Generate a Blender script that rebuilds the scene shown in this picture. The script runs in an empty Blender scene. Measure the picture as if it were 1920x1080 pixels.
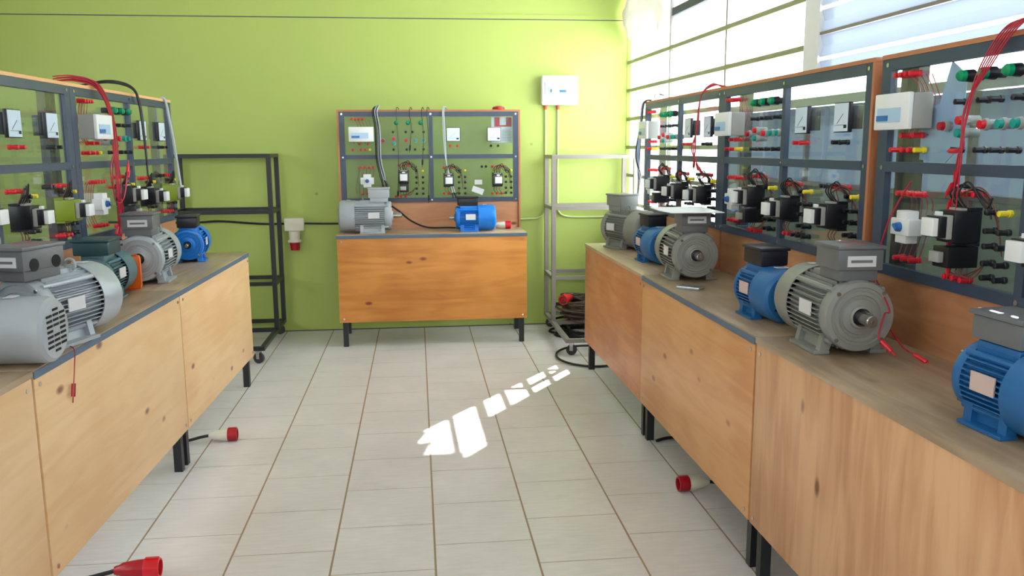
import bpy, bmesh, math, random
from mathutils import Vector, Matrix
PI = math.pi
random.seed(7)
S = bpy.context.scene
COL = S.collection

# ------------------------------------------------------------------ camera
F_PX, PITCH, YAW, ROLL, EYE = 1588.1, 0.165153, 0.110347, -0.005824, 1.60
cy_, sy_, cp_, sp_, cr_, sr_ = math.cos(YAW), math.sin(YAW), math.cos(PITCH), math.sin(PITCH), math.cos(ROLL), math.sin(ROLL)
fw = Vector((sy_ * cp_, cy_ * cp_, -sp_)); r0 = Vector((cy_, -sy_, 0)); u0 = r0.cross(fw)
rt = cr_ * r0 + sr_ * u0; up = -sr_ * r0 + cr_ * u0
cam = bpy.data.objects.new('camera', bpy.data.cameras.new('camera')); COL.objects.link(cam)
cam.matrix_world = Matrix(((rt.x, up.x, -fw.x, 0), (rt.y, up.y, -fw.y, 0), (rt.z, up.z, -fw.z, EYE), (0, 0, 0, 1)))
cam.data.sensor_width = 36; cam.data.lens = F_PX / 1920 * 36; cam.data.clip_start = 0.05
S.camera = cam

# ------------------------------------------------------------------ world, sun, daylight through the right window, added fill lights
S.view_settings.view_transform = 'Standard'; S.view_settings.look = 'None'
S.view_settings.gamma = 1.0; S.view_settings.use_curve_mapping = False
S.view_settings.exposure = 0.35
w = bpy.data.worlds.new('world'); S.world = w; w.use_nodes = True
w.node_tree.nodes['Background'].inputs[0].default_value = (0.86, 0.94, 1.0, 1)
w.node_tree.nodes['Background'].inputs[1].default_value = 2.2

def light(name, kind, loc, direction, energy, color, size=None):
    l = bpy.data.lights.new(name, kind); l.energy = energy; l.color = color
    if size: l.shape = 'RECTANGLE'; l.size, l.size_y = size
    o = bpy.data.objects.new(name, l); COL.objects.link(o); o.location = loc
    o.rotation_euler = Vector(direction).to_track_quat('-Z', 'Y').to_euler()
    return o
SUN = light('sun', 'SUN', (8, 12, 9), (-0.575, -0.80, -0.775), 32, (1, 0.96, 0.88)); SUN.data.angle = 0.009
light('daylight_right', 'AREA', (2.75, 3.6, 2.1), (-1, 0, -0.12), 400, (0.89, 0.94, 1.0), (7.6, 2.0))
light('fill_left', 'AREA', (-4.6, 1.5, 2.3), (1, 0, -0.15), 60, (0.95, 0.98, 1.0), (6.0, 1.3))  # unseen area light added as fill from the left
light('fill_rear', 'AREA', (0.3, -3.5, 2.62), (0, 1, -0.25), 90, (1.0, 0.98, 0.95), (4.8, 0.5))  # unseen area light added as fill, kept high to miss pane reflections

# ------------------------------------------------------------------ materials
def rgb(r, g, b):
    f = lambda c: ((c / 255 + 0.055) / 1.055) ** 2.4 if c > 10 else c / 255 / 12.92
    return (f(r), f(g), f(b), 1)
def new_mat(name):
    m = bpy.data.materials.new(name); m.use_nodes = True
    nt = m.node_tree; return m, nt, nt.nodes['Principled BSDF']
def N(nt, kind, **kw):
    n = nt.nodes.new(kind)
    for k, v in kw.items(): setattr(n, k, v)
    return n
def plain(name, c, rough=0.5, metal=0.0, spec=0.5, var=0.06, scale=9.0):
    m, nt, b = new_mat(name)
    tc = N(nt, 'ShaderNodeTexCoord'); no = N(nt, 'ShaderNodeTexNoise'); no.inputs['Scale'].default_value = scale
    no.inputs['Detail'].default_value = 4
    nt.links.new(tc.outputs['Object'], no.inputs['Vector'])
    mx = N(nt, 'ShaderNodeMix', data_type='RGBA')
    mx.inputs[6].default_value = tuple(min(1, x * (1 - var)) for x in c[:3]) + (1,)
    mx.inputs[7].default_value = tuple(min(1, x * (1 + var)) for x in c[:3]) + (1,)
    nt.links.new(no.outputs['Fac'], mx.inputs[0]); nt.links.new(mx.outputs[2], b.inputs['Base Color'])
    b.inputs['Roughness'].default_value = rough; b.inputs['Metallic'].default_value = metal
    b.inputs['Specular IOR Level'].default_value = spec
    return m
def plywood(name, light_c, dark_c, knot_c, vertical=False, rough=0.45, knots=1.0, seed=0.0, blotch=0.5):
    m, nt, b = new_mat(name); L = nt.links.new
    tc = N(nt, 'ShaderNodeTexCoord')
    oi = N(nt, 'ShaderNodeObjectInfo')
    ad = N(nt, 'ShaderNodeVectorMath', operation='ADD')
    sc = N(nt, 'ShaderNodeVectorMath', operation='SCALE'); sc.inputs[0].default_value = (13, 7, 11)
    L(oi.outputs['Random'], sc.inputs['Scale'])
    L(tc.outputs['Object'], ad.inputs[0]); L(sc.outputs[0], ad.inputs[1])
    mp = N(nt, 'ShaderNodeMapping'); L(ad.outputs[0], mp.inputs['Vector'])
    mp.inputs['Location'].default_value = (seed, seed, seed)
    mp.inputs['Scale'].default_value = (14, 3, 1.6) if vertical else (1.6, 14, 14)
    n1 = N(nt, 'ShaderNodeTexNoise'); n1.inputs['Scale'].default_value = 1.0; n1.inputs['Detail'].default_value = 6
    n1.inputs['Distortion'].default_value = 1.2; L(mp.outputs[0], n1.inputs['Vector'])
    n2 = N(nt, 'ShaderNodeTexNoise'); n2.inputs['Scale'].default_value = 2.2; n2.inputs['Detail'].default_value = 2
    L(ad.outputs[0], n2.inputs['Vector'])
    a = N(nt, 'ShaderNodeMix', data_type='FLOAT'); a.inputs[0].default_value = blotch
    L(n1.outputs['Fac'], a.inputs[2]); L(n2.outputs['Fac'], a.inputs[3])
    mr = N(nt, 'ShaderNodeMapRange'); mr.inputs['From Min'].default_value = 0.40; mr.inputs['From Max'].default_value = 0.60
    L(a.outputs[0], mr.inputs['Value'])
    mx = N(nt, 'ShaderNodeMix', data_type='RGBA'); mx.inputs[6].default_value = dark_c; mx.inputs[7].default_value = light_c
    L(mr.outputs[0], mx.inputs[0])
    # knots
    mk = N(nt, 'ShaderNodeMapping'); mk.inputs['Scale'].default_value = (6.0, 6, 3.2) if vertical else (3.2, 6, 6.4)
    L(ad.outputs[0], mk.inputs['Vector'])
    vo = N(nt, 'ShaderNodeTexVoronoi'); vo.inputs['Scale'].default_value = 1.0; L(mk.outputs[0], vo.inputs['Vector'])
    mr2 = N(nt, 'ShaderNodeMapRange'); mr2.inputs['From Min'].default_value = 0.05; mr2.inputs['From Max'].default_value = 0.12
    mr2.inputs['To Min'].default_value = 1.0 * knots; mr2.inputs['To Max'].default_value = 0.0
    L(vo.outputs['Distance'], mr2.inputs['Value'])
    mx2 = N(nt, 'ShaderNodeMix', data_type='RGBA'); mx2.inputs[7].default_value = knot_c
    L(mr2.outputs[0], mx2.inputs[0]); L(mx.outputs[2], mx2.inputs[6])
    L(mx2.outputs[2], b.inputs['Base Color']); b.inputs['Roughness'].default_value = rough
    return m
def glass_mat(name, tint=(0.9, 0.96, 0.95, 1), refl=1.0, haze=0.0, rough=0.02):
    m, nt, b = new_mat(name); L = nt.links.new
    out = nt.nodes['Material Output']; nt.nodes.remove(b)
    t = N(nt, 'ShaderNodeBsdfTransparent'); t.inputs[0].default_value = tint
    g = N(nt, 'ShaderNodeBsdfGlossy'); g.inputs['Roughness'].default_value = rough
    lw = N(nt, 'ShaderNodeLayerWeight'); lw.inputs['Blend'].default_value = 0.5
    pw = N(nt, 'ShaderNodeMath', operation='POWER'); pw.inputs[1].default_value = 5.0; L(lw.outputs['Facing'], pw.inputs[0])
    ml = N(nt, 'ShaderNodeMath', operation='MULTIPLY_ADD'); ml.inputs[1].default_value = 0.96 * refl; ml.inputs[2].default_value = 0.04 * refl
    ml.use_clamp = True; L(pw.outputs[0], ml.inputs[0])
    mx = N(nt, 'ShaderNodeMixShader'); L(ml.outputs[0], mx.inputs[0]); L(t.outputs[0], mx.inputs[1]); L(g.outputs[0], mx.inputs[2])
    last = mx
    if haze:
        d = N(nt, 'ShaderNodeBsdfDiffuse'); d.inputs[0].default_value = (0.62, 0.66, 0.66, 1)
        m2 = N(nt, 'ShaderNodeMixShader'); m2.inputs[0].default_value = haze
        L(mx.outputs[0], m2.inputs[1]); L(d.outputs[0], m2.inputs[2]); last = m2
    L(last.outputs[0], out.inputs['Surface'])
    return m
def translucent(name, c, trans=0.7, stripes=None):
    m, nt, b = new_mat(name); L = nt.links.new
    out = nt.nodes['Material Output']; nt.nodes.remove(b)
    d = N(nt, 'ShaderNodeBsdfDiffuse'); d.inputs[0].default_value = c
    t = N(nt, 'ShaderNodeBsdfTranslucent'); t.inputs[0].default_value = c
    mx = N(nt, 'ShaderNodeMixShader'); mx.inputs[0].default_value = trans
    L(d.outputs[0], mx.inputs[1]); L(t.outputs[0], mx.inputs[2]); L(mx.outputs[0], out.inputs['Surface'])
    if stripes:
        tc = N(nt, 'ShaderNodeTexCoord'); no = N(nt, 'ShaderNodeTexNoise'); no.inputs['Scale'].default_value = stripes
        L(tc.outputs['Object'], no.inputs['Vector'])
        cx = N(nt, 'ShaderNodeMix', data_type='RGBA'); cx.inputs[6].default_value = tuple(x * 0.75 for x in c[:3]) + (1,); cx.inputs[7].default_value = c
        L(no.outputs['Fac'], cx.inputs[0]); L(cx.outputs[2], t.inputs[0]); L(cx.outputs[2], d.inputs[0])
    return m
def wall_paint(name, c1, c2):
    m, nt, b = new_mat(name); L = nt.links.new
    tc = N(nt, 'ShaderNodeTexCoord')
    n1 = N(nt, 'ShaderNodeTexNoise'); n1.inputs['Scale'].default_value = 0.8; n1.inputs['Detail'].default_value = 5
    L(tc.outputs['Object'], n1.inputs['Vector'])
    mx = N(nt, 'ShaderNodeMix', data_type='RGBA'); mx.inputs[6].default_value = c1; mx.inputs[7].default_value = c2
    L(n1.outputs['Fac'], mx.inputs[0])
    # small scuffs and old screw holes
    vo = N(nt, 'ShaderNodeTexVoronoi'); vo.inputs['Scale'].default_value = 2.6; L(tc.outputs['Object'], vo.inputs['Vector'])
    mr = N(nt, 'ShaderNodeMapRange'); mr.inputs['From Min'].default_value = 0.018; mr.inputs['From Max'].default_value = 0.04
    mr.inputs['To Min'].default_value = 0.55; mr.inputs['To Max'].default_value = 0
    L(vo.outputs['Distance'], mr.inputs['Value'])
    m2 = N(nt, 'ShaderNodeMix', data_type='RGBA'); m2.inputs[7].default_value = rgb(88, 104, 48)
    L(mr.outputs[0], m2.inputs[0]); L(mx.outputs[2], m2.inputs[6]); L(m2.outputs[2], b.inputs['Base Color'])
    b.inputs['Roughness'].default_value = 0.42; b.inputs['Specular IOR Level'].default_value = 0.35
    bp = N(nt, 'ShaderNodeBump'); bp.inputs['Strength'].default_value = 0.05
    n3 = N(nt, 'ShaderNodeTexNoise'); n3.inputs['Scale'].default_value = 60; L(tc.outputs['Object'], n3.inputs['Vector'])
    L(n3.outputs['Fac'], bp.inputs['Height']); L(bp.outputs[0], b.inputs['Normal'])
    return m
def tile_mat():
    m, nt, b = new_mat('floor_tile'); L = nt.links.new
    tc = N(nt, 'ShaderNodeTexCoord')
    n1 = N(nt, 'ShaderNodeTexNoise'); n1.inputs['Scale'].default_value = 2.0; n1.inputs['Detail'].default_value = 3
    L(tc.outputs['Object'], n1.inputs['Vector'])
    mp = N(nt, 'ShaderNodeMapping'); mp.inputs['Scale'].default_value = (9, 60, 1); L(tc.outputs['Object'], mp.inputs['Vector'])
    n2 = N(nt, 'ShaderNodeTexNoise'); n2.inputs['Scale'].default_value = 1.0; n2.inputs['Detail'].default_value = 5; L(mp.outputs[0], n2.inputs['Vector'])
    a = N(nt, 'ShaderNodeMix', data_type='FLOAT'); a.inputs[0].default_value = 0.5
    L(n1.outputs['Fac'], a.inputs[2]); L(n2.outputs['Fac'], a.inputs[3])
    cr = N(nt, 'ShaderNodeValToRGB')
    cr.color_ramp.elements[0].position = 0.3; cr.color_ramp.elements[0].color = rgb(203, 197, 199)
    cr.color_ramp.elements[1].position = 0.7; cr.color_ramp.elements[1].color = rgb(226, 220, 222)
    L(a.outputs[0], cr.inputs[0]); L(cr.outputs[0], b.inputs['Base Color'])
    b.inputs['Roughness'].default_value = 0.33; b.inputs['Specular IOR Level'].default_value = 0.45
    return m
M = dict(
    lime=wall_paint('lime_paint', rgb(172, 190, 98), rgb(182, 200, 108)),
    left_paint=wall_paint('grey_olive_paint', rgb(150, 158, 118), rgb(164, 170, 132)),
    pale_wall=wall_paint('grey_green_paint', rgb(170, 180, 168), rgb(184, 194, 180)),
    ceil=plain('ceiling_white', rgb(232, 232, 226), 0.8),
    tile=tile_mat(), grout=plain('grout', rgb(158, 134, 112), 0.85),
    ply_orange=plywood('varnished_plywood', rgb(222, 150, 72), rgb(196, 122, 52), rgb(140, 62, 36), seed=2.0),
    ply_lit=plywood('lit_plywood', rgb(240, 202, 154), rgb(230, 186, 136), rgb(150, 96, 78), seed=5.0),  # left-row plywood, its paler tone carries the light falling on it
    ply_rose=plywood('rosy_plywood', rgb(224, 176, 134), rgb(198, 144, 104), rgb(126, 76, 54), vertical=True, seed=1.0),
    ply_brown=plywood('brown_plywood', rgb(206, 144, 98), rgb(184, 120, 76), rgb(124, 70, 48), seed=11.0),
    ply_tan=plywood('tan_plywood', rgb(222, 168, 116), rgb(206, 146, 94), rgb(140, 86, 64), seed=8.0, knots=0.8),
    top=plywood('worn_worktop', rgb(186, 164, 136), rgb(152, 130, 106), rgb(110, 90, 74), rough=0.36, knots=0.45, seed=3.0),
    trimwood=plain('trim_wood', rgb(184, 120, 82), 0.5, var=0.12, scale=20), paletrim=plain('pale_trim_wood', rgb(238, 184, 130), 0.5, var=0.08, scale=20),
    brown=plywood('brown_backboard', rgb(204, 148, 108), rgb(176, 118, 82), rgb(120, 72, 52), rough=0.5, seed=14.0),
    slate=plain('slate_steel', rgb(58, 72, 94), 0.38, spec=0.6),
    blackst=plain('black_steel', rgb(24, 26, 34), 0.4, spec=0.6),
    greyst=plain('grey_steel', rgb(146, 140, 136), 0.4, 0.2),
    bluetape=plain('blue_edge', rgb(84, 108, 132), 0.5),
    pane=glass_mat('acrylic_pane', (0.92, 0.96, 0.97, 1), 1.5, 0.03),
    winglass=glass_mat('window_glass', (0.98, 1, 1, 1), 0.8),
    opal=translucent('frosted_glass', (0.93, 0.96, 0.97, 1), 0.75),
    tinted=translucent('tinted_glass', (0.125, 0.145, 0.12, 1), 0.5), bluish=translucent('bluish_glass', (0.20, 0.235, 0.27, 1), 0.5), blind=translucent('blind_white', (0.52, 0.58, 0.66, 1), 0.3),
    plastic_sheet=translucent('plastic_sheet', (0.50, 0.47, 0.39, 1), 0.3, stripes=9.0),
    white=plain('white_plastic', rgb(232, 234, 236), 0.35), offwhite=plain('ivory_plastic', rgb(222, 216, 200), 0.4),
    bluewin=plain('blue_tinted_window', rgb(176, 206, 232), 0.15), breaker=plain('blue_breaker', rgb(50, 110, 180), 0.4),
    meterface=plain('meter_face', rgb(214, 230, 248), 0.12, spec=0.8), black=plain('black_plastic', rgb(20, 20, 28), 0.35),
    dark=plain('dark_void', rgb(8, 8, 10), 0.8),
    greyp=plain('grey_plastic', rgb(160, 160, 156), 0.4), olive=plain('olive_plastic', rgb(132, 150, 30), 0.4),
    red=plain('red_plastic', rgb(214, 22, 40), 0.35), crimson=plain('crimson_plastic', rgb(170, 14, 34), 0.35),
    orange_t=plain('orange_red_plastic', rgb(224, 84, 44), 0.4),
    green=plain('green_lamp', rgb(0, 142, 92), 0.25), teal=plain('teal_button', rgb(20, 150, 140), 0.3),
    yellow=plain('yellow_plastic', rgb(232, 214, 40), 0.4), chrome=plain('chrome', rgb(210, 212, 216), 0.2, 1.0),
    copper=plain('brown_wire', rgb(112, 60, 48), 0.5), cable=plain('black_cable', rgb(26, 26, 30), 0.45),
    greycable=plain('grey_cable', rgb(178, 186, 192), 0.45), redcable=plain('red_cable', rgb(172, 22, 48), 0.4),
    mgrey=plain('grey_motor_paint', rgb(166, 174, 182), 0.38, 0.1, var=0.05),
    mgrey2=plain('warm_grey_motor_paint', rgb(140, 142, 138), 0.42, 0.1, var=0.06),
    mblue=plain('blue_motor_paint', rgb(8, 122, 222), 0.34, 0.05, var=0.07),
    mblue2=plain('dusty_blue_motor_paint', rgb(30, 100, 162), 0.4, 0.05, var=0.1),
    mteal=plain('teal_grey_motor_paint', rgb(84, 116, 126), 0.4, 0.1),
    boxgrey=plain('dark_grey_box', rgb(104, 106, 110), 0.42), boxblack=plain('black_box', rgb(22, 24, 36), 0.4),
    boxteal=plain('dark_teal_box', rgb(30, 66, 74), 0.4), steel=plain('bright_steel', rgb(170, 168, 166), 0.25, 0.9),
    orange=plain('orange_paint', rgb(244, 110, 20), 0.45), label=plain('silver_label', rgb(214, 216, 220), 0.3),
    rosy=plain('faded_plate', rgb(206, 182, 176), 0.4), paper=plain('paper', rgb(236, 238, 240), 0.7),
    textgrey=plain('print_grey', rgb(110, 114, 122), 0.7), alu=plain('aluminium', rgb(190, 198, 202), 0.25, 0.8),
    rubber=plain('rubber_wheel', rgb(60, 60, 64), 0.7), ground=plain('pale_ground', rgb(206, 204, 194), 0.9),
    beam=plain('dark_lintel', rgb(74, 80, 92), 0.6), bar_reflection=plain('olive_reflected_frame', rgb(150, 152, 116), 0.5),  # yellow-green reflection is put into the window bar colour
)

# ------------------------------------------------------------------ mesh helpers
def box(bm, c, s, rot=None, bev=0.0):
    r = bmesh.ops.create_cube(bm, size=1.0)['verts']
    mt = Matrix.Translation(c) @ (rot.to_4x4() if rot else Matrix.Identity(4)) @ Matrix.Diagonal((s[0], s[1], s[2], 1))
    bmesh.ops.transform(bm, matrix=mt, verts=r)
    if bev:
        es = list({e for v in r for e in v.link_edges})
        bmesh.ops.bevel(bm, geom=es, offset=bev, segments=2, affect='EDGES', profile=0.6)
def bx(bm, x0, x1, y0, y1, z0, z1, bev=0.0):
    box(bm, ((x0 + x1) / 2, (y0 + y1) / 2, (z0 + z1) / 2), (abs(x1 - x0), abs(y1 - y0), abs(z1 - z0)), None, bev)
AX = {'x': Matrix(((0, 0, 1), (1, 0, 0), (0, 1, 0))), 'y': Matrix(((1, 0, 0), (0, 0, 1), (0, -1, 0))), 'z': Matrix.Identity(3)}
def lathe(bm, prof, axis='z', n=24, o=(0, 0, 0)):
    """prof: (distance along the axis, radius) pairs"""
    A = AX[axis]; o = Vector(o); rings = []
    for t, r in prof:
        if r < 1e-6: rings.append([bm.verts.new(A @ Vector((0, 0, t)) + o)])
        else: rings.append([bm.verts.new(A @ Vector((r * math.cos(2 * PI * k / n), r * math.sin(2 * PI * k / n), t)) + o) for k in range(n)])
    for a, b in zip(rings, rings[1:]):
        if len(a) == 1 and len(b) == 1: continue
        for k in range(n):
            k2 = (k + 1) % n
            if len(a) == 1: bm.faces.new((a[0], b[k2], b[k]))
            elif len(b) == 1: bm.faces.new((a[k], a[k2], b[0]))
            else: bm.faces.new((a[k], a[k2], b[k2], b[k]))
def cyl(bm, p, r, l, axis='z', n=16, r2=None):
    r2 = r if r2 is None else r2
    lathe(bm, [(0, 0), (0, r), (l, r2), (l, 0)], axis, n, p)
def tube(bm, pts, r, n=8, closed=False):
    pts = [Vector(p) for p in pts]; rings = []; m = len(pts); ref = None
    for i, p in enumerate(pts):
        if closed: d = pts[(i + 1) % m] - pts[i - 1]
        else: d = pts[min(i + 1, m - 1)] - pts[max(i - 1, 0)]
        d.normalize()
        if ref is None: ref = Vector((0, 0, 1)) if abs(d.z) < 0.9 else Vector((1, 0, 0))
        s = d.cross(ref)
        if s.length < 1e-4: s = d.orthogonal()
        s.normalize(); t = s.cross(d); ref = t
        rings.append([bm.verts.new(p + r * (math.cos(2 * PI * k / n) * s + math.sin(2 * PI * k / n) * t)) for k in range(n)])
    pr = list(zip(rings, rings[1:] + ([rings[0]] if closed else [])))
    for a, b in pr[:m if closed else m - 1]:
        for k in range(n): bm.faces.new((a[k], a[(k + 1) % n], b[(k + 1) % n], b[k]))
    if not closed:
        bm.faces.new(rings[0][::-1]); bm.faces.new(rings[-1])
def smooth_path(P, k=8):
    P = [Vector(p) for p in P]; out = []
    for i in range(len(P) - 1):
        p0, p1, p2, p3 = P[max(i - 1, 0)], P[i], P[i + 1], P[min(i + 2, len(P) - 1)]
        for j in range(k):
            t = j / k
            out.append(0.5 * ((2 * p1) + (p2 - p0) * t + (2 * p0 - 5 * p1 + 4 * p2 - p3) * t * t + (3 * p1 - p0 - 3 * p2 + p3) * t ** 3))
    out.append(P[-1]); return out
def prism(bm, poly, axis, a, b):
    """poly in the plane across the axis, extruded from a to b"""
    def P(u, v, t): return {'x': (t, u, v), 'y': (u, t, v), 'z': (u, v, t)}[axis]
    A = [bm.verts.new(P(u, v, a)) for u, v in poly]; B = [bm.verts.new(P(u, v, b)) for u, v in poly]
    bm.faces.new(A); bm.faces.new(B[::-1]); n = len(poly)
    for k in range(n): bm.faces.new((A[k], B[k], B[(k + 1) % n], A[(k + 1) % n]))
MESH = {}
def finish(bm, name, mat, smooth=True):
    bmesh.ops.recalc_face_normals(bm, faces=bm.faces)
    me = bpy.data.meshes.new(name); bm.to_mesh(me); bm.free()
    if smooth:
        for p in me.polygons: p.use_smooth = True
        me.set_sharp_from_angle(angle=math.radians(32))
    me.materials.append(mat); return me
def part(name, mat, fn, parent=None, loc=(0, 0, 0), rot=(0, 0, 0), key=None, label=None, smooth=True):
    """one mesh object; meshes with the same key are shared by repeats"""
    k = (key, mat.name) if key else None
    if k and k in MESH: me = MESH[k]
    else:
        bm = bmesh.new(); fn(bm); me = finish(bm, name, mat, smooth)
        if k: MESH[k] = me
    o = bpy.data.objects.new(name, me); COL.objects.link(o)
    o.location = loc; o.rotation_euler = rot
    if parent: o.parent = parent
    if label: o['label'] = label
    return o
def tag(o, label, cat, group=None, kind=None):
    o['label'] = label; o['category'] = cat
    if group: o['group'] = group
    if kind: o['kind'] = kind
    return o
def thing(name, label, cat, loc=(0, 0, 0), rz=0.0, group=None):
    o = bpy.data.objects.new(name, None); COL.objects.link(o); o.empty_display_size = 0.1
    o.location = loc; o.rotation_euler = (0, 0, rz); return tag(o, label, cat, group)
def struct(name, mat, fn, parent=None, smooth=False):
    o = part(name, mat, fn, parent, smooth=smooth)
    if not parent: o['kind'] = 'structure'
    return o

# ------------------------------------------------------------------ the room
WX = lambda y: 1.85 + (7.52 - y) * 0.024          # inner face of the window wall
YB = 7.51
TW, TX0 = 0.40185, -0.76683
def floor_fn(bm):
    g = 0.0042
    for k in range(-9, 9):
        off = (0.09 if k % 2 == 0 else 0.59) * TW
        for j in range(-8, 20):
            x0, x1 = TX0 + k * TW + g, TX0 + (k + 1) * TW - g
            y0, y1 = off + j * TW + g * 0.6, off + (j + 1) * TW - g * 0.6
            x0, x1 = max(x0, -4.3), min(x1, 2.3); y0, y1 = max(y0, -3.2), min(y1, YB)
            if x1 - x0 < 0.01 or y1 - y0 < 0.01: continue
            bx(bm, x0, x1, y0, y1, -0.02, 0.0)
fl = struct('floor', M['tile'], floor_fn)
part('grout_bed', M['grout'], lambda bm: bx(bm, -4.3, 2.4, -3.2, YB, -0.06, -0.0012), fl)
struct('wall_back', M['lime'], lambda bm: bx(bm, -4.4, 1.868, YB, YB + 0.10, -0.06, 3.3))
struct('wall_left', M['left_paint'], lambda bm: (bx(bm, -4.4, -4.3, -3.3, YB, -0.06, 1.7), bx(bm, -4.4, -4.3, -3.3, YB, 2.9, 3.3),
       bx(bm, -4.4, -4.3, 4.5, YB, 1.7, 2.9), bx(bm, -4.4, -4.3, -3.3, -1.5, 1.7, 2.9)))  # unseen opening added for the left fill light
struct('wall_rear', M['pale_wall'], lambda bm: (bx(bm, -4.4, -2.0, -3.3, -3.2, -0.06, 3.3), bx(bm, 2.4, 2.6, -3.3, -3.2, -0.06, 3.3),
       bx(bm, -2.0, 2.4, -3.3, -3.2, 2.9, 3.3), bx(bm, -2.0, 2.4, -3.3, -3.2, -0.06, 2.35)))  # high unseen opening added for the rear fill light
struct('ceiling', M['ceil'], lambda bm: bx(bm, -4.4, 2.6, -3.3, YB + 0.1, 3.2, 3.3))
struct('ground', M['ground'], lambda bm: bx(bm, -30, 30, -30, 40, -0.5, -0.3))
def wall_strip(bm, y0, y1, z0, z1, t=0.12, off=0.0):
    q = [(WX(y0) + off, y0), (WX(y1) + off, y1), (WX(y1) + off + t, y1), (WX(y0) + off + t, y0)]
    prism(bm, q, 'z', z0, z1)
SILL_A, SILL_B, YS = 1.02, 1.90, 5.2
def right_wall(bm):
    wall_strip(bm, -3.3, YB, -0.06, SILL_A); wall_strip(bm, -3.3, YS, SILL_B - 0.11, SILL_B - 0.07); wall_strip(bm, -3.3, YB, 2.98, 3.3)
struct('wall_right', M['pale_wall'], right_wall)
# window: transoms, mullions, corner section clear only where it shapes the sun patches, frosted louvre panes beyond it, white blind near the viewer
win = struct('window_1', M['greyst'], lambda bm: [wall_strip(bm, yy - 0.012, yy + 0.012, z0, 2.98, 0.03, 0.02)
             for yy, z0 in ((6.35, SILL_A), (5.25, SILL_A))])
struct('window_post', M['white'], lambda bm: wall_strip(bm, 4.02, 4.17, SILL_B, 2.98, 0.10, 0.0), win)
def transoms(bm):
    for z in (2.32, 2.08, 1.835, 1.59, 1.345, 1.10):
        y0 = 4.17 if z > SILL_B else YS
        wall_strip(bm, y0, YB, z - 0.014, z + 0.014, 0.035, 0.015)
part('transom', M['bar_reflection'], transoms, win, smooth=False)
part('corner_light_stop', M['lime'], lambda bm: wall_strip(bm, YB - 0.004, YB + 0.10, -0.06, 3.3, 0.12, 0.012), win, smooth=False)  # added to close a gap that let a streak of sun in
part('lintel', M['beam'], lambda bm: wall_strip(bm, 4.17, 6.32, 2.545, 2.60, 0.10, 0.02), win, smooth=False)
def frosted(bm):
    for a, b in ((1.02, 1.10), (1.10, 1.345), (1.345, 1.59), (1.59, 1.835), (1.835, 2.08), (2.08, 2.32), (2.32, 2.545), (2.60, 2.98)):
        for y0, y1 in ((5.26, 6.34), (4.17, 5.24)):
            if b <= SILL_B + 0.01 and y0 < YS: continue
            wall_strip(bm, y0, y1, max(a, SILL_B if y0 < YS else a) + 0.004, b - 0.004, 0.004, 0.04)
part('frosted_pane', M['opal'], frosted, win, smooth=False)
part('clear_pane', M['winglass'], lambda bm: (wall_strip(bm, 6.98, 7.31, 1.11, 2.03, 0.004, 0.04), wall_strip(bm, 6.59, 7.31, 2.09, 2.62, 0.004, 0.04)), win, smooth=False)
def sun_mask(bm):  # opal areas added to mask the sun into the floor patches
    for y0, y1, z0, z1 in ((6.355, 6.98, SILL_A, 2.08), (6.98, 7.31, 2.03, 2.08), (6.98, 7.31, SILL_A, 1.11), (7.31, YB, SILL_A, 2.98), (6.355, 6.59, 2.08, 2.98), (6.59, 7.31, 2.62, 2.98)):
        wall_strip(bm, y0, y1, z0, z1, 0.004, 0.045)
part('sun_mask_pane', M['opal'], sun_mask, win, smooth=False)
part('corner_bar', M['greyst'], lambda bm: wall_strip(bm, 7.303, 7.317, SILL_A, 2.98, 0.02, 0.03), win, smooth=False)
part('opal_strip', M['opal'], lambda bm: wall_strip(bm, -3.2, YS + 0.05, SILL_B - 0.075, SILL_B + 0.07, 0.004, 0.05), win, smooth=False)  # opal pane for the bright strip, raised to stop stray sun
part('tinted_pane', M['tinted'], lambda bm: [wall_strip(bm, a, b, z0 + 0.004, z1 - 0.004, 0.004, 0.04) for a, b in ((4.16, 5.24), (2.9, 4.14), (1.6, 2.88), (-3.2, 1.58)) for z0, z1 in ((1.02, 1.41),)], win, smooth=False)
part('bluish_pane', M['bluish'], lambda bm: [wall_strip(bm, a, b, 1.414, SILL_B - 0.114, 0.004, 0.04) for a, b in ((4.16, 5.24), (2.9, 4.14), (1.6, 2.88), (-3.2, 1.58))], win, smooth=False)
part('low_bars', M['greyst'], lambda bm: ([wall_strip(bm, yy - 0.012, yy + 0.012, SILL_A, SILL_B - 0.11, 0.03, 0.02) for yy in (4.15, 2.89, 1.59)], wall_strip(bm, -3.2, YS, 1.40, 1.42, 0.03, 0.02)), win, smooth=False)
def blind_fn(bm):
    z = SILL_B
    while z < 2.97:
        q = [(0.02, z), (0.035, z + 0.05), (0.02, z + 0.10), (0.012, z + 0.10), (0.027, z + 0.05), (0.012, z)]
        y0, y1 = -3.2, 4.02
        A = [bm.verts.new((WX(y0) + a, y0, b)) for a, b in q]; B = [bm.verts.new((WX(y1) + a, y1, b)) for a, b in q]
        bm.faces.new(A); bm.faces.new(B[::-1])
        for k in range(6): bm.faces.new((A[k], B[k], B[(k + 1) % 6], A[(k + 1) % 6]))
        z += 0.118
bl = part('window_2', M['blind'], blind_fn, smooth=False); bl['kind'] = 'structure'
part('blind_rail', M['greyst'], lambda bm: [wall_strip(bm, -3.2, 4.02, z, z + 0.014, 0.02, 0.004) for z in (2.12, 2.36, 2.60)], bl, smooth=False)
struct('trim_1', M['lime'], lambda bm: (bx(bm, -4.3, WX(YB), YB - 0.006, YB, 2.683, 2.72),
       bx(bm, -1.86, -1.83, YB - 0.006, YB, 2.72, 3.2)))
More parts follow.
